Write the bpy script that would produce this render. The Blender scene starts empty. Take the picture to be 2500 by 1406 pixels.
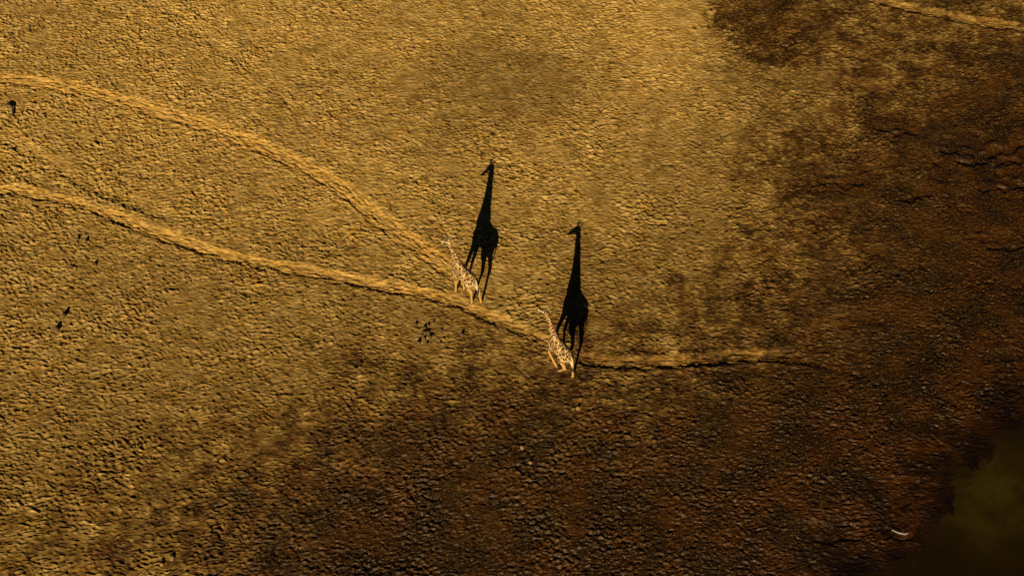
import bpy, bmesh, math, random
import numpy as np
from mathutils import Vector, Matrix

random.seed(7)
C = bpy.context.scene.collection
R = math.radians

# ---------------------------------------------------------------- camera
CAM_H, PITCH, FPX = 57.0, 56.0, 2900.0          # height, degrees below horizon, focal in photo pixels
cam_d = bpy.data.cameras.new('camera'); cam = bpy.data.objects.new('camera', cam_d); C.objects.link(cam)
cam.location = (0, 0, CAM_H); cam.rotation_euler = (R(90 - PITCH), 0, 0)
cam_d.sensor_width = 36; cam_d.lens = 36 * FPX / 2500; cam_d.clip_start = 0.5; cam_d.clip_end = 6000
bpy.context.scene.camera = cam

# ---------------------------------------------------------------- light
SUN_EL, SUN_SHADOW = 25.3, 14.2                   # elevation; shadow bearing, clockwise from +Y
w = bpy.data.worlds.new('World'); bpy.context.scene.world = w; w.use_nodes = True
nt = w.node_tree
sky = nt.nodes.new('ShaderNodeTexSky'); sky.sky_type = 'NISHITA'; sky.sun_disc = False
sky.sun_elevation = R(SUN_EL); sky.sun_rotation = R(180 + SUN_SHADOW)
sky.air_density = 0.12; sky.dust_density = 0.1; sky.ozone_density = 0.6; sky.altitude = 1200
bg = nt.nodes['Background']; bg.inputs['Strength'].default_value = 0.05
nt.links.new(sky.outputs[0], bg.inputs['Color'])
sl = bpy.data.lights.new('sun', 'SUN'); sl.energy = 5.0; sl.angle = R(0.5); sl.color = (1.0, 0.80, 0.50)
so = bpy.data.objects.new('sun', sl); C.objects.link(so)
d = Vector((math.sin(R(SUN_SHADOW)) * math.cos(R(SUN_EL)), math.cos(R(SUN_SHADOW)) * math.cos(R(SUN_EL)), -math.sin(R(SUN_EL))))
so.rotation_euler = d.to_track_quat('-Z', 'Y').to_euler(); so.location = (-20, -40, 80)
vs = bpy.context.scene.view_settings
vs.view_transform = 'Standard'; vs.look = 'None'; vs.gamma = 1; vs.use_curve_mapping = False
vs.exposure = 0.60

# ---------------------------------------------------------------- helpers
def gp(px, py, z=0.0):
    """where the line of sight through a point of the photograph meets height z"""
    x = (px - 1250) / FPX; y = (703 - py) / FPX
    p = R(PITCH)
    dx, dy, dz = x, math.cos(p) + y * math.sin(p), -math.sin(p) + y * math.cos(p)
    t = (z - CAM_H) / dz
    return (dx * t, dy * t)

def tag(o, label=None, cat=None, group=None, kind=None):
    if label: o['label'] = label
    if cat: o['category'] = cat
    if group: o['group'] = group
    if kind: o['kind'] = kind
    return o

def mesh_obj(name, verts, faces, mat, parent=None, smooth=True):
    me = bpy.data.meshes.new(name); me.from_pydata(verts, [], faces); me.update()
    if smooth: me.polygons.foreach_set('use_smooth', [True] * len(me.polygons))
    if mat: me.materials.append(mat)
    o = bpy.data.objects.new(name, me); C.objects.link(o)
    if parent: o.parent = parent
    return o

# ---- gradient noise on arrays
_rng = np.random.RandomState(11)
_perm = _rng.permutation(4096).astype(np.int32)
_ang = _rng.rand(4096) * 2 * np.pi
_gx, _gy = np.cos(_ang).astype(np.float32), np.sin(_ang).astype(np.float32)
def pn(x, y, seed=0):
    xi = np.floor(x).astype(np.int32); yi = np.floor(y).astype(np.int32)
    fx = (x - xi).astype(np.float32); fy = (y - yi).astype(np.float32)
    u = fx * fx * fx * (fx * (fx * 6 - 15) + 10); v = fy * fy * fy * (fy * (fy * 6 - 15) + 10)
    def g(ix, iy, dx, dy):
        h = _perm[(ix + seed * 131) & 4095]; h = _perm[(h + iy * 7 + seed) & 4095]
        return _gx[h] * dx + _gy[h] * dy
    a = g(xi, yi, fx, fy); b = g(xi + 1, yi, fx - 1, fy)
    c = g(xi, yi + 1, fx, fy - 1); e = g(xi + 1, yi + 1, fx - 1, fy - 1)
    ab = a + u * (b - a); ce = c + u * (e - c)
    return (ab + v * (ce - ab)) * 1.5
def sstep(a, b, x):
    t = np.clip((x - a) / (b - a), 0, 1); return t * t * (3 - 2 * t)

# ---------------------------------------------------------------- ground fields
def axis(lo, hi, step, grow, n):
    core = np.arange(lo, hi, step); s = step * grow ** np.arange(1, n + 1); cs = np.cumsum(s)
    return np.concatenate([(lo - cs)[::-1], core, core[-1] + cs]).astype(np.float32), np.concatenate([s[::-1], np.full(len(core), step), s]).astype(np.float32)
X0, X1, Y0, Y1 = -37.5, 37.5, 19.6, 63.5
ax, sx_ = axis(X0, X1, 0.068, 1.28, 34)
ay, sy_ = axis(Y0, Y1, 0.039, 1.28, 34)
GX, GY = np.meshgrid(ax, ay); NX, NY = len(ax), len(ay)
CELL = np.maximum(sx_[None, :], sy_[:, None]) * np.ones_like(GX)
FINE = 1 - sstep(0.08, 0.6, CELL)

def spline(pts, n=14):
    P = [Vector((*gp(*p), 0)) for p in pts]
    P = [P[0] * 2 - P[1]] + P + [P[-1] * 2 - P[-2]]
    out = []
    for i in range(1, len(P) - 2):
        for k in range(n):
            t = k / n
            out.append(0.5 * ((2 * P[i]) + (-P[i-1] + P[i+1]) * t + (2*P[i-1] - 5*P[i] + 4*P[i+1] - P[i+2]) * t*t + (-P[i-1] + 3*P[i] - 3*P[i+1] + P[i+2]) * t**3))
    out.append(P[-2])
    return np.array([(p.x, p.y) for p in out], dtype=np.float32)

def line_field(poly, reach=3.0):
    """signed distance (positive to the left of travel) and length along a polyline"""
    D = np.full(GX.shape, 99., np.float32); T = np.zeros(GX.shape, np.float32); S = 0.0
    for (a, b) in zip(poly[:-1], poly[1:]):
        L = float(np.hypot(*(b - a)));
        if L < 1e-5: continue
        x0, x1 = min(a[0], b[0]) - reach, max(a[0], b[0]) + reach
        y0, y1 = min(a[1], b[1]) - reach, max(a[1], b[1]) + reach
        i0, i1 = np.searchsorted(ax, [x0, x1]); j0, j1 = np.searchsorted(ay, [y0, y1])
        if i1 > i0 and j1 > j0:
            gx, gy = GX[j0:j1, i0:i1], GY[j0:j1, i0:i1]
            ux, uy = (b - a) / L
            t = np.clip((gx - a[0]) * ux + (gy - a[1]) * uy, 0, L)
            dx, dy = gx - a[0] - ux * t, gy - a[1] - uy * t
            dd = np.sqrt(dx * dx + dy * dy); sg = np.where(ux * (gy - a[1]) - uy * (gx - a[0]) >= 0, 1, -1)
            old = D[j0:j1, i0:i1]; m = dd < np.abs(old)
            old[m] = (dd * sg)[m]; T[j0:j1, i0:i1][m] = (S + t)[m]
        S += L
    return D, T, S

TRAILS = [  # photograph points, half width, depth, fade in, fade out (m)
    ([(-400, 120), (-150, 165), (0, 192), (150, 212), (300, 250), (450, 292), (600, 345), (720, 398), (830, 458), (920, 530), (1010, 595), (1080, 645), (1125, 690), (1170, 735)], 0.52, 0.055, 0.1, 1.5),
    ([(-500, 420), (-200, 440), (0, 462), (130, 485), (240, 515), (350, 558), (470, 600), (600, 636), (750, 664), (900, 692), (1030, 718), (1120, 742), (1200, 778), (1290, 815), (1350, 845), (1400, 868)], 0.38, 0.085, 0.1, 1.0),
    ([(1395, 868), (1470, 885), (1580, 887), (1720, 878), (1830, 870), (1930, 873), (2020, 888), (2120, 915), (2230, 952)], 0.38, 0.095, 0.8, 9.0),
    ([(1900, -90), (2050, -40), (2160, 4), (2260, 28), (2370, 50), (2500, 68), (2700, 90), (3000, 120)], 0.42, 0.11, 0.1, 0.1),
    ([(250, -60), (420, 30), (560, 130), (700, 230), (760, 330), (800, 420)], 0.5, 0.03, 0.1, 6.0),
    ([(0, 330), (120, 400), (260, 470), (400, 520), (520, 545)], 0.45, 0.05, 0.5, 4.0),
]
H = np.zeros(GX.shape, np.float32); TR = np.zeros(GX.shape, np.float32); TC = np.zeros(GX.shape, np.float32)
# broad undulation
H += 0.06 * pn(GX / 9, GY / 7, 3) + 0.03 * pn(GX / 3.1, GY / 2.3, 4)
wig = 0.10 * pn(GX / 0.9, GY / 0.9, 5) + 0.05 * pn(GX / 0.35, GY / 0.35, 6)
STREAK = np.zeros(GX.shape, np.float32)
for k, (pts, hw, dep, fi, fo) in enumerate(TRAILS):
    D, T, S = line_field(spline(pts))
    fade = sstep(0, fi, T) * (1 - sstep(S - fo, S, T))
    dd = D + wig * (1.0 if k < 4 else 1.5)
    soft = 0.09 + 0.30 * sstep(-.35, .45, pn(T / 2.2, D * 0, 55 + k) + .6 * pn(T / .7, D / .7, 56 + k)) * (1 if k != 2 else .3)
    # the wall away from the sun side (right of travel, the south side) drops sharply
    prof = sstep(-hw - soft * .5, -hw + soft, dd) * (1 - sstep(hw * 0.3, hw * 1.5, dd))
    berm = np.exp(-((dd + hw + 0.16) / 0.13) ** 2) * 0.25 + np.exp(-((dd - hw * 1.4) / 0.25) ** 2) * 0.12
    H += dep * fade * (berm - prof)
    m = fade * (1 - sstep(hw * 0.9, hw * 1.5, np.abs(dd))) * (1.0 if k < 4 else 0.25)
    f_ = lambda q: pn(T / .8, q / 0.15, 21 + k) * 0.052 + pn(T / 0.4, q / 0.09, 31 + k) * 0.03
    st = f_(D); st = f_(D - .7 * st)
    STREAK = np.where(m > TR, st, STREAK); TR = np.maximum(TR, m)
    near = fade * np.exp(-(D / 1.5) ** 2) * (1 if k < 4 else .5)
    TC = np.maximum(TC, near)

# tone of the ground: dry and pale (1) to wet and dark (0)
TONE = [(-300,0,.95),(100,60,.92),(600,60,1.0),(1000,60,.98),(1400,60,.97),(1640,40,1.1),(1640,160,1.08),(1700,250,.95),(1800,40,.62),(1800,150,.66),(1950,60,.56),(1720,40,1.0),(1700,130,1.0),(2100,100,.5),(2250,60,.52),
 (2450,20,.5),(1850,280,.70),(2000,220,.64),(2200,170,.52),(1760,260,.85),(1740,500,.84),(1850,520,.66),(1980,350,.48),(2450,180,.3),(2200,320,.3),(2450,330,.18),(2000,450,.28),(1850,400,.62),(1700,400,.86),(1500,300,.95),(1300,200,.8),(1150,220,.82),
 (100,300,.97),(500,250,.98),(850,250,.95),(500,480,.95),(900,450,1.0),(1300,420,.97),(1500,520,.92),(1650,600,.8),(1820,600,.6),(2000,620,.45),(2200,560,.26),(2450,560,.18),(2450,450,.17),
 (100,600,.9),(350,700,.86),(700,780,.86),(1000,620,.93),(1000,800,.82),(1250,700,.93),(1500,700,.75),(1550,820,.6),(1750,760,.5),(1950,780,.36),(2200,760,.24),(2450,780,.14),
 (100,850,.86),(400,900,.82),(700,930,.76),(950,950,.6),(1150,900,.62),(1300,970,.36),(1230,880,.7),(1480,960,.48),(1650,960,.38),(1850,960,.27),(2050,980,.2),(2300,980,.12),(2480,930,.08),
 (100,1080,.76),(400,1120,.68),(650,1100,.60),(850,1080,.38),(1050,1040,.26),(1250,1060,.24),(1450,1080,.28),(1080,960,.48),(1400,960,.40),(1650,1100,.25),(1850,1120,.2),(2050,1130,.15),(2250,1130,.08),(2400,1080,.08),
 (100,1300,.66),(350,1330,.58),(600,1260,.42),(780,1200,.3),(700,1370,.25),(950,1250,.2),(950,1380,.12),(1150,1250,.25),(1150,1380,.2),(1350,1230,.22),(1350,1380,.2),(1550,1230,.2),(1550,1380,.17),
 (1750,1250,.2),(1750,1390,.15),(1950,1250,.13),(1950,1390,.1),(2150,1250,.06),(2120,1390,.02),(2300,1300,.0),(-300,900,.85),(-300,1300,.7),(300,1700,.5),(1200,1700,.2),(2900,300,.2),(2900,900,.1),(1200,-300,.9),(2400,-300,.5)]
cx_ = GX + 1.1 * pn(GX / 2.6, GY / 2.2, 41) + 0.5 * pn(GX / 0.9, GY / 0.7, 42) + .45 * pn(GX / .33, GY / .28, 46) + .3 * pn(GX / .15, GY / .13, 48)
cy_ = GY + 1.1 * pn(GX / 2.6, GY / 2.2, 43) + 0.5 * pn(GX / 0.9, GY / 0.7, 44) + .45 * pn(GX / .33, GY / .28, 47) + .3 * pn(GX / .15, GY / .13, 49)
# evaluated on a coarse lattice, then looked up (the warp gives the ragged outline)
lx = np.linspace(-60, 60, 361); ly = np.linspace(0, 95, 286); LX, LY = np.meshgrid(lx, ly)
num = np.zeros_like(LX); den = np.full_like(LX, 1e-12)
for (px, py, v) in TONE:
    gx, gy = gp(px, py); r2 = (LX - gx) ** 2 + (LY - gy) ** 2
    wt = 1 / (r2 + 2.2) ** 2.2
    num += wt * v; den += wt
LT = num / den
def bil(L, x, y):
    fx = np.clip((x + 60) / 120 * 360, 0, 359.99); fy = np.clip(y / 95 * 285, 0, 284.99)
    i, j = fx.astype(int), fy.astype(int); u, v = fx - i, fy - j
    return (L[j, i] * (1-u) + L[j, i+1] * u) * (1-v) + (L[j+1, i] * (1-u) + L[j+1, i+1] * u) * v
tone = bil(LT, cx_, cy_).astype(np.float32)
# the dark, scrubby patch at the top with its sharp left-hand border
gx, gy = gp(1900, 40)
ee = np.hypot((cx_ * .3 + GX * .7 - gx) / 5.0, (cy_ * .3 + GY * .7 - gy) / 5.0) + .10 * pn(GX / 1.4, GY / 1.1, 57) + .10 * pn(GX / .5, GY / .4, 58) + .09 * pn(GX / .2, GY / .17, 59)
patch = np.where(GX < gx - 1, 1 - sstep(.84, .98, ee), 1 - sstep(.84, .98, ee)) 
patch = patch * (1 - .8 * sstep(-1.5, 4.5, GX - gx))
tone = tone * (1 - .45 * patch)
blot = pn(GX / 1.6, GY / 1.1, 51) + 0.8 * pn(GX / 0.5, GY / 0.35, 52) + .5 * pn(GX / .2, GY / .16, 53)
tone = tone * (1 + 0.55 * np.clip(blot, -1, 1) * sstep(0.05, 0.4, tone) * (1 - sstep(0.5, .85, tone) * .88))
tone = tone + (0.12 + .10 * (1 - sstep(.4, .8, tone))) * TR * sstep(0.02, 0.5, tone)
tone = np.clip(tone, 0, 1.15) ** 1.5

# smooth, untrodden flats
flat = sstep(0.25, 0.75, pn(GX / 2.2, GY / 1.6, 61) + 0.5 * pn(GX / 0.7, GY / 0.5, 62)) * 0.55
def blob(px, py, r, pw=1.0):
    gx, gy = gp(px, py); return np.exp(-(((GX - gx) ** 2 + ((GY - gy) * 1.15) ** 2) / (r * r)) ** pw)
brk = sstep(-0.35, 0.3, pn(GX / 0.55, GY / 0.4, 63) + .4 * pn(GX / .25, GY / .2, 64))
for (px, py, r, a) in [(1190,215,2.6,.95),(1000,235,2.4,.8),(1080,60,2.4,.6),(1330,160,2.0,.8),(1690,60,2.3,.95),(1620,150,2.0,.9),(1560,220,2.4,.6),(1700,170,1.4,.95),(560,40,1.6,.7),(720,150,1.2,.7),(880,130,1.4,.6),
        (330,660,3.0,.7),(430,740,1.6,.9),(130,730,1.4,.8),(220,560,1.4,.7),(480,830,2.2,.6),(250,950,2.0,.5),(560,960,2.5,.55),(120,1160,2.0,.6),(280,1260,2.2,.6),(650,1070,1.6,.8),(160,1350,1.5,.6),
        (1640,260,2.0,.6),(1700,330,1.6,.6),(2250,350,1.8,.7),(2400,400,2.4,.7),(2080,450,1.5,.7),(2450,520,2.4,.6),(2230,470,1.2,.8),(2420,580,1.6,.8),(2450,860,1.0,.95),(1040,840,.8,.6)]:
    flat = np.maximum(flat, blob(px, py, r) * a * brk)
# ---- trampled relief: lumps drawn out across the light, steep on the far side
def lumps(th, seed, X=GX, Y=GY):
    c, s = math.cos(th), math.sin(th)
    u = X * c + Y * s; v = -X * s + Y * c
    u = u + 0.2 * pn(X / 0.6, Y / 0.5, seed + 1); v = v + 0.10 * pn(X / 0.5, Y / 0.35, seed + 2) + .25 * pn(X / 2.3, Y / 2.1, seed + 7)
    a = pn(u / 0.28, v / 0.118, seed + 3)
    b = pn(u / 0.15, v / 0.085, seed + 4)
    r = 1 - np.abs(pn(u / 0.37, v / 0.15, seed + 6)) * 2.2
    a = a * .95 + .2 * pn(u / .6, v / .25, seed + 8)        # crests
    return a * 0.60 + b * 0.42 + r * 0.22
a0 = pn(GX / 6, GY / 5, 71) ; 
wA = sstep(-0.1, 0.5, a0 + 0.5 * pn(GX / 2, GY / 2, 72) + np.clip(-GX / 60, -.3, .3)); wB = (1 - wA)
wC = np.zeros(GX.shape, np.float32)                                # churned, clotted mud without a grain
for (px, py, r) in [(1150, 1250, 6.5), (1450, 1150, 5), (800, 1330, 5), (1550, 1350, 5), (1850, 110, 4.5), (2150, 420, 4), (950, 1130, 3.5)]:
    gx, gy = gp(px, py); wC = np.maximum(wC, np.exp(-((GX - gx) ** 2 + (GY - gy) ** 2) / r ** 2))
wC = sstep(.25, .8, wC + .3 * pn(GX / 1.7, GY / 1.3, 74))
def clots(Y):
    X2 = GX + .12 * pn(GX / .4, Y / .4, 401); Y2 = Y + .1 * pn(GX / .35, Y / .35, 402)
    return .65 * pn(X2 / .22, Y2 / .17, 403) + .5 * pn(X2 / .13, Y2 / .10, 404) + .25 * (1 - 2.2 * np.abs(pn(X2 / .4, Y2 / .3, 405)))
def relief(Y):
    return ((wA * lumps(R(-25), 200, GX, Y) + wB * lumps(R(-6), 300, GX, Y)) * (1 - wC) + wC * clots(Y)) / np.sqrt((wA ** 2 + wB ** 2) * (1 - wC) ** 2 + wC ** 2)
L = relief(GY); L = relief(GY - 0.060 * L)
big = pn(GX / 1.1, GY / 0.6, 81)                                   # deeper hoof holes now and then
hole = sstep(0.50, 0.62, pn(GX / 0.42, GY / 0.33, 82) + 0.25 * pn(GX/3, GY/3, 83))
size = 0.70 + 0.35 * pn(GX / 3.3, GY / 2.7, 84) + 0.18 * sstep(0, 12, -GX - 12) 
AMP = 0.156 * np.clip(size, 0.35, 1.3) * (1 - flat * 0.92) * (1 - TR * 0.34)
RELIEF = AMP * L - 0.05 * hole * (1 - TR) * (1 - flat) + STREAK * TR + 0.02 * big
# slumped basins in the wet mud, sharp on the near rim
for (px, py, rx, ry, dp) in [(2195,305,1.9,1.2,.2),(2400,345,3.0,2.0,.24),(2060,425,2.2,1.2,.2),(2235,462,1.3,.9,.16),(1855,545,1.4,.9,.14),(2430,575,2.0,1.3,.18),(2480,430,2.6,1.5,.2),(2120,210,1.2,.7,.1),(2455,858,.6,.5,.1),(2205,1278,1.0,.9,.12),(1210,205,2.0,1.3,.06),(2020,1290,1.4,.8,.14)]:
    gx, gy = gp(px, py)
    ex, ey = (GX - gx) / rx + wig * 2.5 + .5 * pn(GX / 1.3, GY / 1.1, 97), (GY - gy) / ry + wig * 2.5 + .5 * pn(GX / 1.3, GY / 1.1, 98)
    rr = np.sqrt(ex ** 2 + ey ** 2)
    prof = (1 - sstep(0.80, 1.02, rr)) * (1 - sstep(-0.6, 0.9, ey)) * sstep(-.35, .35, pn(GX / .8, GY / .6, int(px)) + .25)
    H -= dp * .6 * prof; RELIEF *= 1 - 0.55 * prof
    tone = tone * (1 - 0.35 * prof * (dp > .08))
# ---- pool in the lower right
POOL = [(2620, 900), (2540, 985), (2475, 1050), (2425, 1095), (2365, 1135), (2335, 1185), (2320, 1240), (2290, 1290), (2270, 1340), (2180, 1375), (2090, 1420), (2040, 1520), (2100, 1800), (2500, 2000), (3300, 1700), (3500, 1200), (3000, 860)]
PP = [gp(*p) for p in POOL]
inside = np.zeros(GX.shape, bool); dm = np.full(GX.shape, 1e9, np.float32)
wx_, wy_ = GX + 0.5 * pn(GX / 1.5, GY / 1.5, 91) + .25 * pn(GX / .5, GY / .5, 93), GY + 0.5 * pn(GX / 1.5, GY / 1.5, 92) + .25 * pn(GX / .5, GY / .5, 94)
for (a, b) in zip(PP, PP[1:] + PP[:1]):
    L2 = (b[0]-a[0])**2 + (b[1]-a[1])**2
    t = np.clip(((wx_ - a[0]) * (b[0]-a[0]) + (wy_ - a[1]) * (b[1]-a[1])) / L2, 0, 1)
    dm = np.minimum(dm, np.hypot(wx_ - a[0] - t * (b[0]-a[0]), wy_ - a[1] - t * (b[1]-a[1])))
    cond = ((a[1] > wy_) != (b[1] > wy_))
    xx = (b[0]-a[0]) * (wy_ - a[1]) / (b[1]-a[1] + 1e-9) + a[0]
    inside ^= cond & (wx_ < xx)
sd = np.where(inside, -dm, dm)
WATER_Z = -0.30
H += -0.30 * (1 - sstep(-0.4, 5.0, sd)) - 0.35 * (1 - sstep(-3.0, 0.3, sd))
RELIEF *= 0.35 + 0.65 * sstep(-0.5, 2.5, sd)
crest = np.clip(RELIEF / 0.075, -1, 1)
tone = tone * (1 + 0.42 * crest) + (.12 + .42 * tone) * sstep(.2, .7, L) * (1 - sstep(.35, .8, tone)) * (1 - flat * .8) * sstep(0, 4, sd)  # drier crests paler, hollows darker; relief highlights painted into the tone
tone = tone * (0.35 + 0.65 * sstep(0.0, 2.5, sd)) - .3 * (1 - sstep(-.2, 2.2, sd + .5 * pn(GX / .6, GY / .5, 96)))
Z = H * (1 - sstep(2, 12, CELL)) + RELIEF * FINE
far = sstep(20, 400, np.hypot(GX, GY - 40)); Z = Z + far * 2.0 * pn(GX / 160, GY / 160, 95)

def ground_z(x, y, r=0.25):
    i0, i1 = np.searchsorted(ax, [x - r, x + r]); j0, j1 = np.searchsorted(ay, [y - r, y + r])
    return float(Z[j0:j1, i0:i1].mean())

# ---------------------------------------------------------------- materials
def new_mat(name):
    m = bpy.data.materials.new(name); m.use_nodes = True
    t = m.node_tree; b = t.nodes['Principled BSDF']; return m, t, b
def N(t, kind, **kw):
    n = t.nodes.new('ShaderNode' + kind)
    for k, v in kw.items():
        if k in n.inputs.keys(): n.inputs[k].default_value = v
        else: setattr(n, k, v)
    return n
def mixc(t, fac, a, b, mode='MIX'):
    n = t.nodes.new('ShaderNodeMix'); n.data_type = 'RGBA'; n.blend_type = mode
    for s, v in ((0, fac), (6, a), (7, b)):
        if hasattr(v, 'is_output'): t.links.new(v, n.inputs[s])
        else: n.inputs[s].default_value = v if s == 0 else (*v, 1)
    return n.outputs[2]
def ramp(t, src, p0, p1, v0=0., v1=1.):
    n = t.nodes.new('ShaderNodeMapRange'); n.interpolation_type = 'SMOOTHSTEP'
    t.links.new(src, n.inputs[0])
    for i, v in zip((1, 2, 3, 4), (p0, p1, v0, v1)): n.inputs[i].default_value = v
    return n.outputs[0]
def mth(t, op, a, b=None):
    n = t.nodes.new('ShaderNodeMath'); n.operation = op
    for i, v in enumerate((a, b)):
        if v is None: continue
        if hasattr(v, 'is_output'): t.links.new(v, n.inputs[i])
        else: n.inputs[i].default_value = v
    return n.outputs[0]

def ground_mat():
    m, t, b = new_mat('trampled_mud')
    at = N(t, 'Attribute', attribute_name='tone'); tr = N(t, 'Attribute', attribute_name='trail')
    geo = N(t, 'NewGeometry')
    def noise(scale, detail=4, sx=1, sy=1, rough=.55):
        mp = N(t, 'Mapping'); t.links.new(geo.outputs['Position'], mp.inputs['Vector'])
        mp.inputs['Scale'].default_value = (sx, sy, 0.3); mp.inputs['Rotation'].default_value = (0, 0, R(14))
        n = N(t, 'TexNoise', Scale=scale, Detail=detail, Roughness=rough); t.links.new(mp.outputs[0], n.inputs['Vector'])
        return n.outputs['Fac']
    n_mid = noise(1.3, 5); n_fine = noise(5.0, 4, .6, 1.3); n_rust = noise(.45, 5)
    dry = mixc(t, ramp(t, n_mid, .35, .65), (.285, .174, .038), (.385, .252, .076))
    dry = mixc(t, ramp(t, n_rust, .55, .75, 0, .45), dry, (.36, .18, .035))
    dry = mixc(t, ramp(t, tr.outputs['Fac'], .2, 1., 0, .35), dry, (.40, .225, .048))
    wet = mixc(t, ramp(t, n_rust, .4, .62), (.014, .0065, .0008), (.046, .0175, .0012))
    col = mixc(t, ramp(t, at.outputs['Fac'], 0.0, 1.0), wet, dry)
    col = mixc(t, ramp(t, n_fine, .38, .66, 0, .55), col, mixc(t, 1.0, col, (.55, .48, .42), 'MULTIPLY'))
    rust = mth(t, 'MULTIPLY', ramp(t, at.outputs['Fac'], .30, .75, 1., 0.), ramp(t, n_mid, .3, .6, .45, 1.))
    col = mixc(t, rust, col, mixc(t, 1.0, col, (1.05, .88, .64), 'MULTIPLY'))
    straw_glint = mth(t, 'MULTIPLY', ramp(t, noise(15.0, 3, .6, 1.4), .58, .70), ramp(t, at.outputs['Fac'], .05, .5, .25, .0))  # straw-coloured flecks that also paint warm glints onto the wet mud
    straw_glint = mth(t, 'MULTIPLY', straw_glint, ramp(t, at.outputs['Fac'], .01, .06))
    straw_glint = mth(t, 'MULTIPLY', straw_glint, 2.6)
    col = mixc(t, straw_glint, col, (.36, .22, .065))
    lift = mth(t, 'MULTIPLY', ramp(t, at.outputs['Fac'], .72, 1.35, .80, 1.45), ramp(t, at.outputs['Fac'], -.3, .02, .38, 1.))  # crest highlights brightened in the colour; soaked mud by the pool darkened
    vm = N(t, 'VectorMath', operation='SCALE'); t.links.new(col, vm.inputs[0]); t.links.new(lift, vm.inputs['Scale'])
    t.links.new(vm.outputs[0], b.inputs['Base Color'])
    rg = mth(t, 'ADD', ramp(t, at.outputs['Fac'], .1, .6, .30, .92), mth(t, 'MULTIPLY', n_fine, .1))
    t.links.new(rg, b.inputs['Roughness'])
    t.links.new(ramp(t, at.outputs['Fac'], .15, .6, .20, .06), b.inputs['Specular IOR Level'])
    bp = N(t, 'Bump'); bp.inputs['Strength'].default_value = .9; bp.inputs['Distance'].default_value = .045
    h = mth(t, 'ADD', noise(6.0, 5, .55, 1.5, .65), mth(t, 'MULTIPLY', noise(13.0, 4, .6, 1.4), .55))
    t.links.new(h, bp.inputs['Height']); t.links.new(bp.outputs[0], b.inputs['Normal'])
    return m
M_ground = ground_mat()

me = bpy.data.meshes.new('ground')
nv = NX * NY; co = np.empty((nv, 3), np.float32)
co[:, 0] = GX.ravel(); co[:, 1] = GY.ravel(); co[:, 2] = Z.ravel()
me.vertices.add(nv); me.vertices.foreach_set('co', co.ravel())
idx = np.arange(nv, dtype=np.int32).reshape(NY, NX)
q = np.stack([idx[:-1, :-1], idx[:-1, 1:], idx[1:, 1:], idx[1:, :-1]], -1).reshape(-1, 4)
nf = len(q); me.loops.add(nf * 4); me.loops.foreach_set('vertex_index', q.ravel())
me.polygons.add(nf); me.polygons.foreach_set('loop_start', np.arange(0, nf * 4, 4, dtype=np.int32))
me.polygons.foreach_set('use_smooth', np.ones(nf, bool)); me.update(calc_edges=True)
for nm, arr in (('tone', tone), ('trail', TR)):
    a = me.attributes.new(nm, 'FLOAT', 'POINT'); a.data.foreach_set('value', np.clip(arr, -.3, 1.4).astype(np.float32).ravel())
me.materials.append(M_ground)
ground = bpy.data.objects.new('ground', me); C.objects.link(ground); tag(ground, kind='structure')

# ---- pool water
def water_mat():
    m, t, b = new_mat('murky_water')
    geo = N(t, 'NewGeometry')
    n1 = N(t, 'TexNoise', Scale=.32, Detail=5, Roughness=.6); n2 = N(t, 'TexNoise', Scale=1.6, Detail=5, Roughness=.65)
    for n in (n1, n2): t.links.new(geo.outputs['Position'], n.inputs['Vector'])
    dd = N(t, 'VectorMath', operation='DISTANCE'); t.links.new(geo.outputs['Position'], dd.inputs[0]); dd.inputs[1].default_value = (*gp(2425, 1205), WATER_Z)
    silt = mth(t, 'MULTIPLY', ramp(t, n1.outputs['Fac'], .28, .62), ramp(t, dd.outputs['Value'], .8, 4.6, 1., 0.))
    c = mixc(t, silt, (.010, .0055, .0008), (.030, .0215, .0018))
    c = mixc(t, ramp(t, n2.outputs['Fac'], .50, .72, 0, .6), c, (.014, .009, .0012))
    t.links.new(c, b.inputs['Base Color']); b.inputs['Roughness'].default_value = .12; b.inputs['IOR'].default_value = 1.33
    n3 = N(t, 'TexNoise', Scale=2.5, Detail=3); t.links.new(geo.outputs['Position'], n3.inputs['Vector'])
    bp = N(t, 'Bump'); bp.inputs['Strength'].default_value = .15; bp.inputs['Distance'].default_value = .02
    t.links.new(n3.outputs['Fac'], bp.inputs['Height']); t.links.new(bp.outputs[0], b.inputs['Normal'])
    return m
pc = np.mean(PP, axis=0)
wv = [(pc[0] + (x - pc[0]) * 1.25, pc[1] + (y - pc[1]) * 1.25, WATER_Z) for x, y in PP]
water = mesh_obj('water', wv, [tuple(range(len(wv)))[::-1]], water_mat()); tag(water, kind='structure')

# ---------------------------------------------------------------- giraffes
def tube(points, seg=16):
    """closed loft; each station is (x, y, z, half width sideways, half width in the bending plane)"""
    P = [Vector(p[:3]) for p in points]; V, F = [], []
    for i, p in enumerate(points):
        tg = (P[min(i + 1, len(P) - 1)] - P[max(i - 1, 0)]).normalized()
        side = Vector((0, 1, 0)); side = (side - tg * side.dot(tg)).normalized(); up = tg.cross(side)
        for k in range(seg):
            a = 2 * math.pi * k / seg
            V.append(P[i] + side * (math.cos(a) * p[3]) + up * (math.sin(a) * p[4]))
    for i in range(len(points) - 1):
        for k in range(seg):
            a, b = i * seg + k, i * seg + (k + 1) % seg
            F.append((a, b, b + seg, a + seg))
    F.append(tuple(range(seg))[::-1]); n = (len(points) - 1) * seg; F.append(tuple(range(n, n + seg)))
    return V, F

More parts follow.
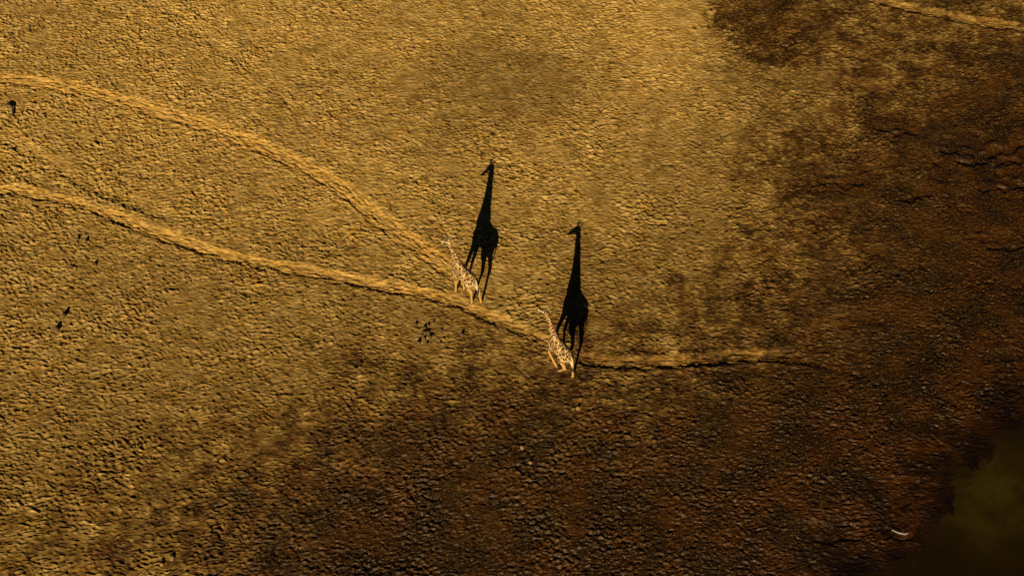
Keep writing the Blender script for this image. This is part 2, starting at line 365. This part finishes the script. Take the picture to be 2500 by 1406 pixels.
def smooth_path(pts, n=5):
    out = []; Q = [pts[0]] + list(pts) + [pts[-1]]
    for i in range(1, len(Q) - 2):
        for k in range(n):
            t = k / n
            out.append(tuple(.5 * (2*Q[i][c] + (-Q[i-1][c] + Q[i+1][c])*t + (2*Q[i-1][c] - 5*Q[i][c] + 4*Q[i+1][c] - Q[i+2][c])*t*t + (-Q[i-1][c] + 3*Q[i][c] - 3*Q[i+1][c] + Q[i+2][c])*t**3) for c in range(len(pts[0]))))
    out.append(tuple(pts[-1])); return out

def remeshed(name, tubes, mat, parent, voxel=.022, smooth=4):
    V, F = [], []
    for v, f in tubes:
        o = len(V); V += [tuple(p) for p in v]; F += [tuple(i + o for i in g) for g in f]
    o = mesh_obj(name + '_src', V, F, None)
    bm = bmesh.new(); bm.from_mesh(o.data); bmesh.ops.recalc_face_normals(bm, faces=bm.faces); bm.to_mesh(o.data); bm.free()
    r = o.modifiers.new('r', 'REMESH'); r.mode = 'VOXEL'; r.voxel_size = voxel
    s = o.modifiers.new('s', 'SMOOTH'); s.iterations = smooth; s.factor = .5
    dg = bpy.context.evaluated_depsgraph_get(); dg.update()
    me = bpy.data.meshes.new_from_object(o.evaluated_get(dg)); old = o.data
    bpy.data.objects.remove(o); bpy.data.meshes.remove(old)
    me.name = name; me.polygons.foreach_set('use_smooth', [True] * len(me.polygons))
    me.materials.clear(); me.materials.append(mat)
    n = bpy.data.objects.new(name, me); C.objects.link(n); n.parent = parent
    return n

def coat_mat():
    m, t, b = new_mat('giraffe_coat')
    tc = N(t, 'TexCoord'); leg = N(t, 'Attribute', attribute_name='plain'); hd = N(t, 'Attribute', attribute_name='face'); sc = N(t, 'Attribute', attribute_name='neck')
    nz = N(t, 'TexNoise', Scale=4.5, Detail=2); t.links.new(tc.outputs['Object'], nz.inputs['Vector'])
    wv_ = mixc(t, .09, tc.outputs['Object'], nz.outputs['Color'])
    def vor(scale):
        v = N(t, 'TexVoronoi', feature='DISTANCE_TO_EDGE', Scale=scale); t.links.new(wv_, v.inputs['Vector']); 
        c = N(t, 'TexVoronoi', feature='F1', Scale=scale); t.links.new(wv_, c.inputs['Vector'])
        return v.outputs['Distance'], c.outputs['Color']
    vd, vc = vor(5.6)
    sx = N(t, 'SeparateXYZ'); t.links.new(tc.outputs['Object'], sx.inputs[0])
    th = ramp(t, sx.outputs['Z'], 2.4, 3.1, .0, .022)
    pat = ramp(t, mth(t, 'SUBTRACT', vd, th), .040, .066)
    sp = N(t, 'SeparateColor'); t.links.new(vc, sp.inputs[0])
    brown = mixc(t, sp.outputs[0], (.045, .018, .005), (.080, .032, .009))
    cream = mixc(t, nz.outputs['Fac'], (.52, .36, .13), (.62, .44, .18))
    plain = mixc(t, nz.outputs['Fac'], (.35, .18, .042), (.44, .26, .08))
    plain = mixc(t, ramp(t, nz.outputs['Fac'], .50, .62, 0, .45), plain, (.36, .15, .035))
    pale = N(t, 'Attribute', attribute_name='pale')
    body = mixc(t, pat, cream, brown)
    body = mixc(t, leg.outputs['Fac'], body, plain)
    body = mixc(t, pale.outputs['Fac'], body, (.50, .39, .19))
    body = mixc(t, hd.outputs['Fac'], body, (.10, .055, .028))
    t.links.new(body, b.inputs['Base Color']); b.inputs['Roughness'].default_value = .75; b.inputs['Specular IOR Level'].default_value = .2
    return m
M_coat = coat_mat()
def simple(name, c, rough=.7, c2=None, scale=20):
    m, t, b = new_mat(name)
    if c2:
        tc = N(t, 'TexCoord'); n = N(t, 'TexNoise', Scale=scale, Detail=4); t.links.new(tc.outputs['Object'], n.inputs['Vector'])
        t.links.new(mixc(t, ramp(t, n.outputs['Fac'], .35, .65), c, c2), b.inputs['Base Color'])
    else: b.inputs['Base Color'].default_value = (*c, 1)
    b.inputs['Roughness'].default_value = rough; return m
M_mane = simple('mane_hair', (.085, .030, .010), .85, (.16, .065, .02))
M_dark = simple('dark_hair', (.012, .008, .006), .8, (.03, .018, .012))
M_hoof = simple('hoof_horn', (.10, .06, .03), .5, (.17, .10, .05))
M_eye = simple('eye', (.006, .004, .003), .15)
M_ear = simple('ear_skin', (.34, .27, .16), .8, (.14, .09, .05))
M_horn = simple('horn_hair', (.12, .07, .03), .8, (.30, .20, .10))

BASE_BODY = [(-.86, 0, 2.20, .07, .10), (-.82, 0, 2.17, .19, .24), (-.70, 0, 2.12, .28, .34), (-.48, 0, 2.09, .35, .40), (-.18, 0, 2.08, .385, .415),
             (.12, 0, 2.13, .38, .46), (.38, 0, 2.24, .33, .50), (.58, 0, 2.33, .27, .46), (.72, 0, 2.36, .18, .33), (.80, 0, 2.36, .08, .15)]
def leg_front(y, sh, elbow, knee, fet, hoof):
    return smooth_path([(sh[0], sh[1], sh[2], .13, .30), (.5*(sh[0]+elbow[0]), .5*(sh[1]+elbow[1]), .5*(sh[2]+elbow[2]), .15, .25), (*elbow, .13, .18),
        (*[.5*(elbow[i]+knee[i]) for i in range(3)], .100, .120), (*knee, .088, .094), (*[knee[i]*.85+fet[i]*.15 for i in range(3)], .070, .072),
        (*[.5*(knee[i]+fet[i]) for i in range(3)], .060, .064), (*fet, .070, .074), (*[.5*(fet[i]+hoof[i]) for i in range(3)], .062, .066), (*hoof, .074, .086)], 4)
def leg_hind(y, hip, stifle, hock, fet, hoof):
    return smooth_path([(hip[0], hip[1], hip[2], .15, .33), (*stifle, .175, .28), (*[.55*stifle[i]+.45*hock[i] for i in range(3)], .118, .145),
        (*hock, .084, .102), (*[hock[i]*.8+fet[i]*.2 for i in range(3)], .066, .074), (*[.5*(hock[i]+fet[i]) for i in range(3)], .062, .067), (*fet, .070, .074),
        (*[.5*(fet[i]+hoof[i]) for i in range(3)], .062, .066), (*hoof, .074, .086)], 4)

def seg_d(P, a, b):
    a, b = np.array(a), np.array(b); ab = b - a
    t = np.clip(((P - a) @ ab) / (ab @ ab), 0, 1); return np.linalg.norm(P - a - t[:, None] * ab, axis=1), t

def make_giraffe(label, loc, heading, neck, head_dir, legs, tail, scale=1.0):
    root = bpy.data.objects.new('giraffe', None); C.objects.link(root)
    root.empty_display_size = .3
    root.location = loc; root.rotation_euler = (0, 0, R(heading)); root.scale = (scale,) * 3
    tag(root, label, 'giraffe', 'giraffes walking along the trail')
    # neck: from the shoulders to the poll
    nb, nt_ = Vector((.42, 0, 2.42)), Vector(neck)
    def npt(t, bow=.05):
        p = nb.lerp(nt_, t); p.x += math.sin(math.pi * t) * -bow; return p
    st = [(0, .27, .47), (.13, .225, .39), (.27, .175, .30), (.42, .148, .238), (.57, .128, .20), (.72, .112, .17), (.86, .102, .15), (1.0, .10, .14)]
    neckp = smooth_path([(*npt(t), a, b) for t, a, b in st], 3)
    hd = Vector(head_dir).normalized(); upv = Vector((0, 0, 1)); upv = (upv - hd * upv.dot(hd)).normalized()
    hs = [(-.12, -.01, .06, .07), (-.05, 0, .105, .125), (.06, .01, .118, .140), (.18, .0, .112, .130), (.30, -.02, .090, .102), (.42, -.035, .070, .080), (.54, -.045, .068, .074), (.61, -.05, .060, .062), (.65, -.05, .035, .035)]
    headp = smooth_path([(*(nt_ + hd * s + upv * o), a, b) for s, o, a, b in hs], 3)
    tubes = [tube(smooth_path(BASE_BODY, 3), 24), tube(neckp, 20), tube(headp, 16),
             tube([(.05, 0, 2.55, .10, .12), (.25, 0, 2.66, .11, .14), (.42, 0, 2.68, .09, .13), (.52, 0, 2.64, .06, .08)])]
    for L in legs:
        f = leg_front if L[0] == 'f' else leg_hind
        tubes.append(tube(f(L[1][1], *L[1:]), 14))
    body = remeshed('body', tubes, M_coat, root)
    P = np.empty(len(body.data.vertices) * 3, np.float32); body.data.vertices.foreach_get('co', P); P = P.reshape(-1, 3)
    plain = np.zeros(len(P)); dn, tn = seg_d(P, nb, nt_)
    plain = sstep(1.62, 1.34, P[:, 2]) if False else 1 - sstep(1.30, 1.62, P[:, 2])
    belly = (1 - sstep(1.66, 1.82, P[:, 2])) * (np.abs(P[:, 1]) < .26) * (np.abs(P[:, 0]) < .5)
    pale = .8 * belly * (1 - plain) + .55 * (1 - sstep(.05, .35, P[:, 2]))*0
    # pale backs of the thighs
    th = sstep(.60, .80, -P[:, 0]) * (1 - sstep(1.95, 2.15, P[:, 2])) * sstep(1.15, 1.35, P[:, 2])
    pale = np.clip(np.maximum(pale, .85 * th), 0, 1)
    hp = nt_ - hd * .03; rel = P - np.array(hp); along = rel @ np.array(hd); vert = rel @ np.array(upv)
    dh, _ = seg_d(P, nt_ - hd * .08, nt_ + hd * .68)
    onh = (dh < .2)
    face = onh * sstep(.03, .10, vert + .0) * sstep(-.1, .02, along) * .95 + onh * sstep(.55, .62, along) * .5
    cheek = onh * (1 - sstep(-.02, .07, vert)) * sstep(-.08, .06, along)
    pale = np.maximum(pale, .9 * cheek)
    for nm, arr in (('plain', plain), ('face', np.clip(face, 0, 1)), ('pale', pale)):
        a = body.data.attributes.new(nm, 'FLOAT', 'POINT'); a.data.foreach_set('value', arr.astype(np.float32))
    # mane: a low brown crest down the back of the neck
    nd = (nt_ - nb).normalized(); back = Vector((0, 1, 0)).cross(nd).normalized()
    if back.x > 0: back = -back
    V, F = [], []; n = 46
    for i in range(n + 1):
        t = .05 + .97 * i / n; hh = np.interp(t, [s[0] for s in st], [s[2] for s in st])
        p = npt(t) + back * (hh - .035); hgt = .075 + .03 * random.random() + (.02 if i % 2 else 0)
        for yy, h2 in ((-.028, 0), (-.012, hgt), (.012, hgt), (.028, 0)):
            V.append(p + Vector((0, yy, 0)) + back * h2)
    for i in range(n):
        for k in range(3): F.append((i*4+k, i*4+k+1, i*4+k+5, i*4+k+4))
        F.append((i*4+3, i*4, i*4+4, i*4+7))
    F.append((0, 3, 2, 1)); F.append((n*4, n*4+1, n*4+2, n*4+3))
    mesh_obj('mane', [tuple(v) for v in V], F, M_mane, root)
    # tail with a black tuft
    v, f = tube(smooth_path([(*p, r, r) for p, r in zip(tail, (.05, .035, .028, .022))], 4), 10)
    tl = mesh_obj('tail', [tuple(x) for x in v], f, M_coat, root)
    for nm, val in (('plain', .0), ('face', 0.), ('pale', .9)):
        a = tl.data.attributes.new(nm, 'FLOAT', 'POINT'); a.data.foreach_set('value', np.full(len(v), val, np.float32))
    e = Vector(tail[-1]); dv = (e - Vector(tail[-2])).normalized()
    v, f = tube(smooth_path([(*(e + dv * s), r, r) for s, r in ((-.04, .02), (.08, .05), (.22, .06), (.36, .04), (.46, .01))], 3), 9)
    mesh_obj('tail_tuft', [tuple(x) for x in v], f, M_dark, tl)
    for s in (-1, 1):
        sv = Vector((0, s, 0)); sv = (sv - hd * sv.dot(hd)).normalized()
        # horn (ossicone), leaning back, dark knob
        b0 = nt_ + hd * .03 + upv * .11 + sv * .055
        ax_ = (upv * 1.0 - hd * .35 + sv * .12).normalized()
        v, f = tube([(*(b0 + ax_ * q), r, r) for q, r in ((-.03, .034), (.06, .027), (.13, .026), (.145, .027))], 10)
        hn = mesh_obj('horn', [tuple(x) for x in v], f, M_horn, root)
        v, f = tube([(*(b0 + ax_ * q), r, r) for q, r in ((.135, .02), (.15, .036), (.18, .038), (.20, .02))], 10)
        mesh_obj('horn_tip', [tuple(x) for x in v], f, M_dark, hn)
        # ear: leaf-shaped cup sideways and back
        e0 = nt_ - hd * .05 + upv * .07 + sv * .095; ed = (sv * 1.0 + upv * .25 - hd * .35).normalized(); en = (hd * .9 + upv * .2).normalized()
        wv2 = ed.cross(en).normalized(); V, F = [], []
        prof = [(0, .020), (.04, .042), (.09, .050), (.14, .034), (.19, .006)]
        for q, wd in prof:
            for u_, dn_ in ((-1, .0), (-.5, -.022), (0, -.030), (.5, -.022), (1, 0)):
                V.append(e0 + ed * q + wv2 * (wd * u_) + en * dn_)
            for u_, dn_ in ((1, -.008), (.5, -.034), (0, -.044), (-.5, -.034), (-1, -.008)):
                V.append(e0 + ed * q + wv2 * (wd * u_) + en * dn_)
        for i in range(len(prof) - 1):
            for k in range(10): F.append((i*10+k, i*10+(k+1) % 10, i*10+10+(k+1) % 10, i*10+10+k))
        F.append(tuple(range(10))[::-1]); F.append(tuple(range(40, 50)))
        mesh_obj('ear', [tuple(x) for x in V], F, M_ear, root)
        bm = bmesh.new(); bmesh.ops.create_icosphere(bm, subdivisions=2, radius=.026)
        me_ = bpy.data.meshes.new('eye'); bm.to_mesh(me_); bm.free(); me_.materials.append(M_eye)
        eo = bpy.data.objects.new('eye', me_); C.objects.link(eo); eo.parent = root; eo.location = nt_ + hd * .15 + upv * .045 + sv * .104
    # hooves: two toes each
    for L in legs:
        hoof = Vector(L[-1]); fet = Vector(L[-2]); dn_ = (hoof - fet).normalized()
        V, F = [], []
        for s in (-1, 1):
            o = len(V)
            for q, wx2, fx in ((-.035, .036, .045), (.02, .040, .060), (.062, .043, .082)):
                for k in range(10):
                    a = 2 * math.pi * k / 10
                    V.append(hoof + dn_ * q + Vector((math.cos(a) * fx + .022 * (q + .035) / .1, s * .040 + math.sin(a) * wx2, 0)))
            for i in range(2):
                for k in range(10): F.append((o+i*10+k, o+i*10+(k+1) % 10, o+i*10+10+(k+1) % 10, o+i*10+10+k))
            F.append(tuple(range(o, o + 10))); F.append(tuple(range(o + 20, o + 30)))
        mesh_obj('hoof', [tuple(x) for x in V], F, M_hoof, root)
    return root

def place(px, py, heading, local, scale=1.0):
    """thing's base position so that a foot at `local` stands at that point"""
    gx, gy = gp(px, py); a = R(heading)
    lx_, ly_ = local[0] * scale, local[1] * scale
    x = gx - (lx_ * math.cos(a) - ly_ * math.sin(a)); y = gy - (lx_ * math.sin(a) + ly_ * math.cos(a))
    return (x, y, ground_z(gx, gy) - .01)

G1_LEGS = [
    ('f', (.46, .20, 2.15), (.42, .22, 1.72), (.50, .21, .98), (.56, .21, .20), (.60, .21, .06)),
    ('f', (.46, -.20, 2.15), (.40, -.22, 1.72), (.38, -.21, .98), (.30, -.21, .20), (.33, -.21, .06)),
    ('h', (-.55, .17, 2.15), (-.42, .21, 1.74), (-.66, .20, 1.10), (-.66, .19, .20), (-.62, .19, .06)),
    ('h', (-.55, -.17, 2.15), (-.50, -.21, 1.74), (-.90, -.19, 1.10), (-1.04, -.17, .20), (-1.02, -.17, .06)),
]
H1 = 139
make_giraffe('giraffe with all four legs straight, farther up and left of the other',
    place(1112, 713, H1, (.60, .21)), H1, (1.12, 0, 4.32), (.75, .12, -.62), G1_LEGS,
    [(-.84, 0, 2.34), (-.96, .02, 2.05), (-.99, .02, 1.70), (-.98, .02, 1.42)])

G2_LEGS = [
    ('f', (.46, .20, 2.15), (.46, .22, 1.72), (.66, .20, 1.10), (.12, .19, .46), (.02, .18, .36)),
    ('f', (.46, -.20, 2.15), (.40, -.22, 1.72), (.46, -.21, 1.02), (.10, -.20, .28), (.06, -.20, .14)),
    ('h', (-.55, .17, 2.15), (-.32, .23, 1.62), (-.66, .22, 1.05), (-.30, .23, .38), (-.20, .23, .27)),
    ('h', (-.55, -.17, 2.15), (-.52, -.21, 1.74), (-.88, -.19, 1.12), (-.94, -.17, .20), (-.90, -.17, .06)),
]
H2 = 130
make_giraffe('giraffe striding with bent foreleg and bent hind leg, lower and right of the other',
    place(1397, 920, H2, (-.90, -.17)), H2, (1.27, 0, 4.22), (.80, .10, -.35), G2_LEGS,
    [(-.84, 0, 2.34), (-.97, -.02, 2.05), (-1.02, -.03, 1.70), (-1.04, -.03, 1.35)])

# ---------------------------------------------------------------- small things on the mud
M_clod = simple('dry_dung', (.10, .058, .020), .9, (.035, .02, .008), 9)
M_clod2 = simple('mud_clod', (.26, .16, .05), .9, (.13, .08, .025), 7)
M_stick = simple('charred_wood', (.012, .009, .006), .8, (.030, .022, .014), 14)
M_bone = simple('bleached_wood', (.22, .19, .14), .6, (.36, .32, .25), 12)
def clod(px, py, r, label, mat, squash=.8, seed=0, group='dark clods dropped on the mud'):
    rs = np.random.RandomState(seed + 500)
    bm = bmesh.new(); bmesh.ops.create_icosphere(bm, subdivisions=3, radius=1)
    bumps = [(Vector(rs.randn(3)).normalized(), rs.uniform(-.28, .35), rs.uniform(2, 6)) for _ in range(14)]
    for v in bm.verts:
        n = v.co.normalized(); k = 1 + sum(a * math.exp(-s * (1 - n.dot(dv)) * 2) for dv, a, s in bumps) * .7
        v.co = n * k * r; v.co.z *= squash
    me_ = bpy.data.meshes.new('clod'); bm.to_mesh(me_); bm.free(); me_.materials.append(mat)
    me_.polygons.foreach_set('use_smooth', [True] * len(me_.polygons))
    o = bpy.data.objects.new('clod', me_); C.objects.link(o)
    x, y = gp(px, py); o.location = (x, y, ground_z(x, y, .1) + r * squash * .62); o.rotation_euler = (0, 0, rs.uniform(0, 6))
    return tag(o, label, 'clod', group)
for i, (px, py, r, lab) in enumerate([
    (1015, 794, .10, 'dark clod at the upper left edge of the scattered clods'),
    (1046, 796, .10, 'dark clod at the top of the dense clod cluster'),
    (1037, 803, .13, 'dark round clod just below the topmost one of the cluster'),
    (1058, 789, .07, 'small dark clod above and right of the cluster'),
    (1036, 814, .15, 'large dark clod in the left middle of the cluster'),
    (1046, 814, .12, 'dark clod touching the right of the large middle one'),
    (1030, 820, .10, 'dark clod at the lower left corner of the cluster'),
    (1050, 826, .13, 'dark clod in the lower right of the cluster'),
    (1037, 829, .11, 'dark clod in the bottom middle of the cluster'),
    (1021, 841, .14, 'tall dark clod alone below and left of the cluster'),
    (1042, 841, .10, 'dark pointed clod alone directly below the cluster'),
    (1078, 808, .10, 'lone dark clod a little right of the cluster'),
    (1128, 819, .12, 'lone dark clod farthest right of the cluster, below the trail'),
    (1075, 838, .09, 'dark crumbly clod below and right of the cluster'),
    (1057, 822, .08, 'small dark clod on the right rim of the cluster'),
    (157, 771, .17, 'large dark clod standing upright in the left part of the plain'),
    (139, 804, .19, 'broad dark clod lying below the upright one on the left'),
    (190, 584, .12, 'left of the two dark clods under the trail at left'),
    (210, 589, .12, 'right of the two dark clods under the trail at left'),
    (232, 646, .13, 'dark clod alone below the pair under the left trail'),
    (177, 653, .10, 'small dark clod left of the lone one below the pair')]):
    clod(px, py, r * .82, lab, M_clod, 1.0 if i % 3 else 1.3, i)
for i, (px, py, r, lab) in enumerate([
    (1412, 997, .13, 'pale mud clod right below the striding giraffe'),
    (1275, 1093, .12, 'pale mud clod in the dark mud at bottom centre'),
    (1295, 1130, .10, 'small pale clod near the one at bottom centre'),
    (420, 1362, .14, 'pale mud clod near the bottom left edge'),
    (395, 1377, .10, 'small clod beside the pale one near the bottom left edge')]):
    clod(px, py, r, lab, M_clod2, .8, 60 + i, 'pale clods of mud')

def stick(name, pts, radii, mat, label, cat, lift=.03):
    P = []
    for (px, py, z), r in zip(pts, radii):
        x, y = gp(px, py, 0.0); P.append((x, y, ground_z(x, y, .12) + z + lift, r, r))
    v, f = tube(smooth_path(P, 5), 10)
    return tag(mesh_obj(name, [tuple(x) for x in v], f, mat), label, cat)
st_ = stick('bent_stick', [(32, 283, .0), (33, 273, .06), (33, 266, .10), (26, 261, .10), (18, 257, .04), (13, 257, .0)], (.065, .06, .06, .07, .06, .03), M_stick,
      'short thick black bent stick lying near the left edge below the upper trail', 'stick')
v, f = tube(smooth_path([(*gp(26, 261), .05, .06, .06), (*gp(23, 256), .10, .08, .08), (*gp(20, 254), .08, .04, .04)], 4), 8)
zb = ground_z(*gp(24, 256)); mesh_obj('stub', [(a[0], a[1], a[2] + zb) for a in v], f, M_stick, st_)
stick('bleached_stick', [(2179, 1290, .03), (2187, 1294, .05), (2197, 1298, .06), (2208, 1300, .05), (2219, 1299, .03)], (.022, .026, .03, .028, .018), M_bone,
      'thin curved bleached white stick on dark mud beside the pool', 'stick', .12)
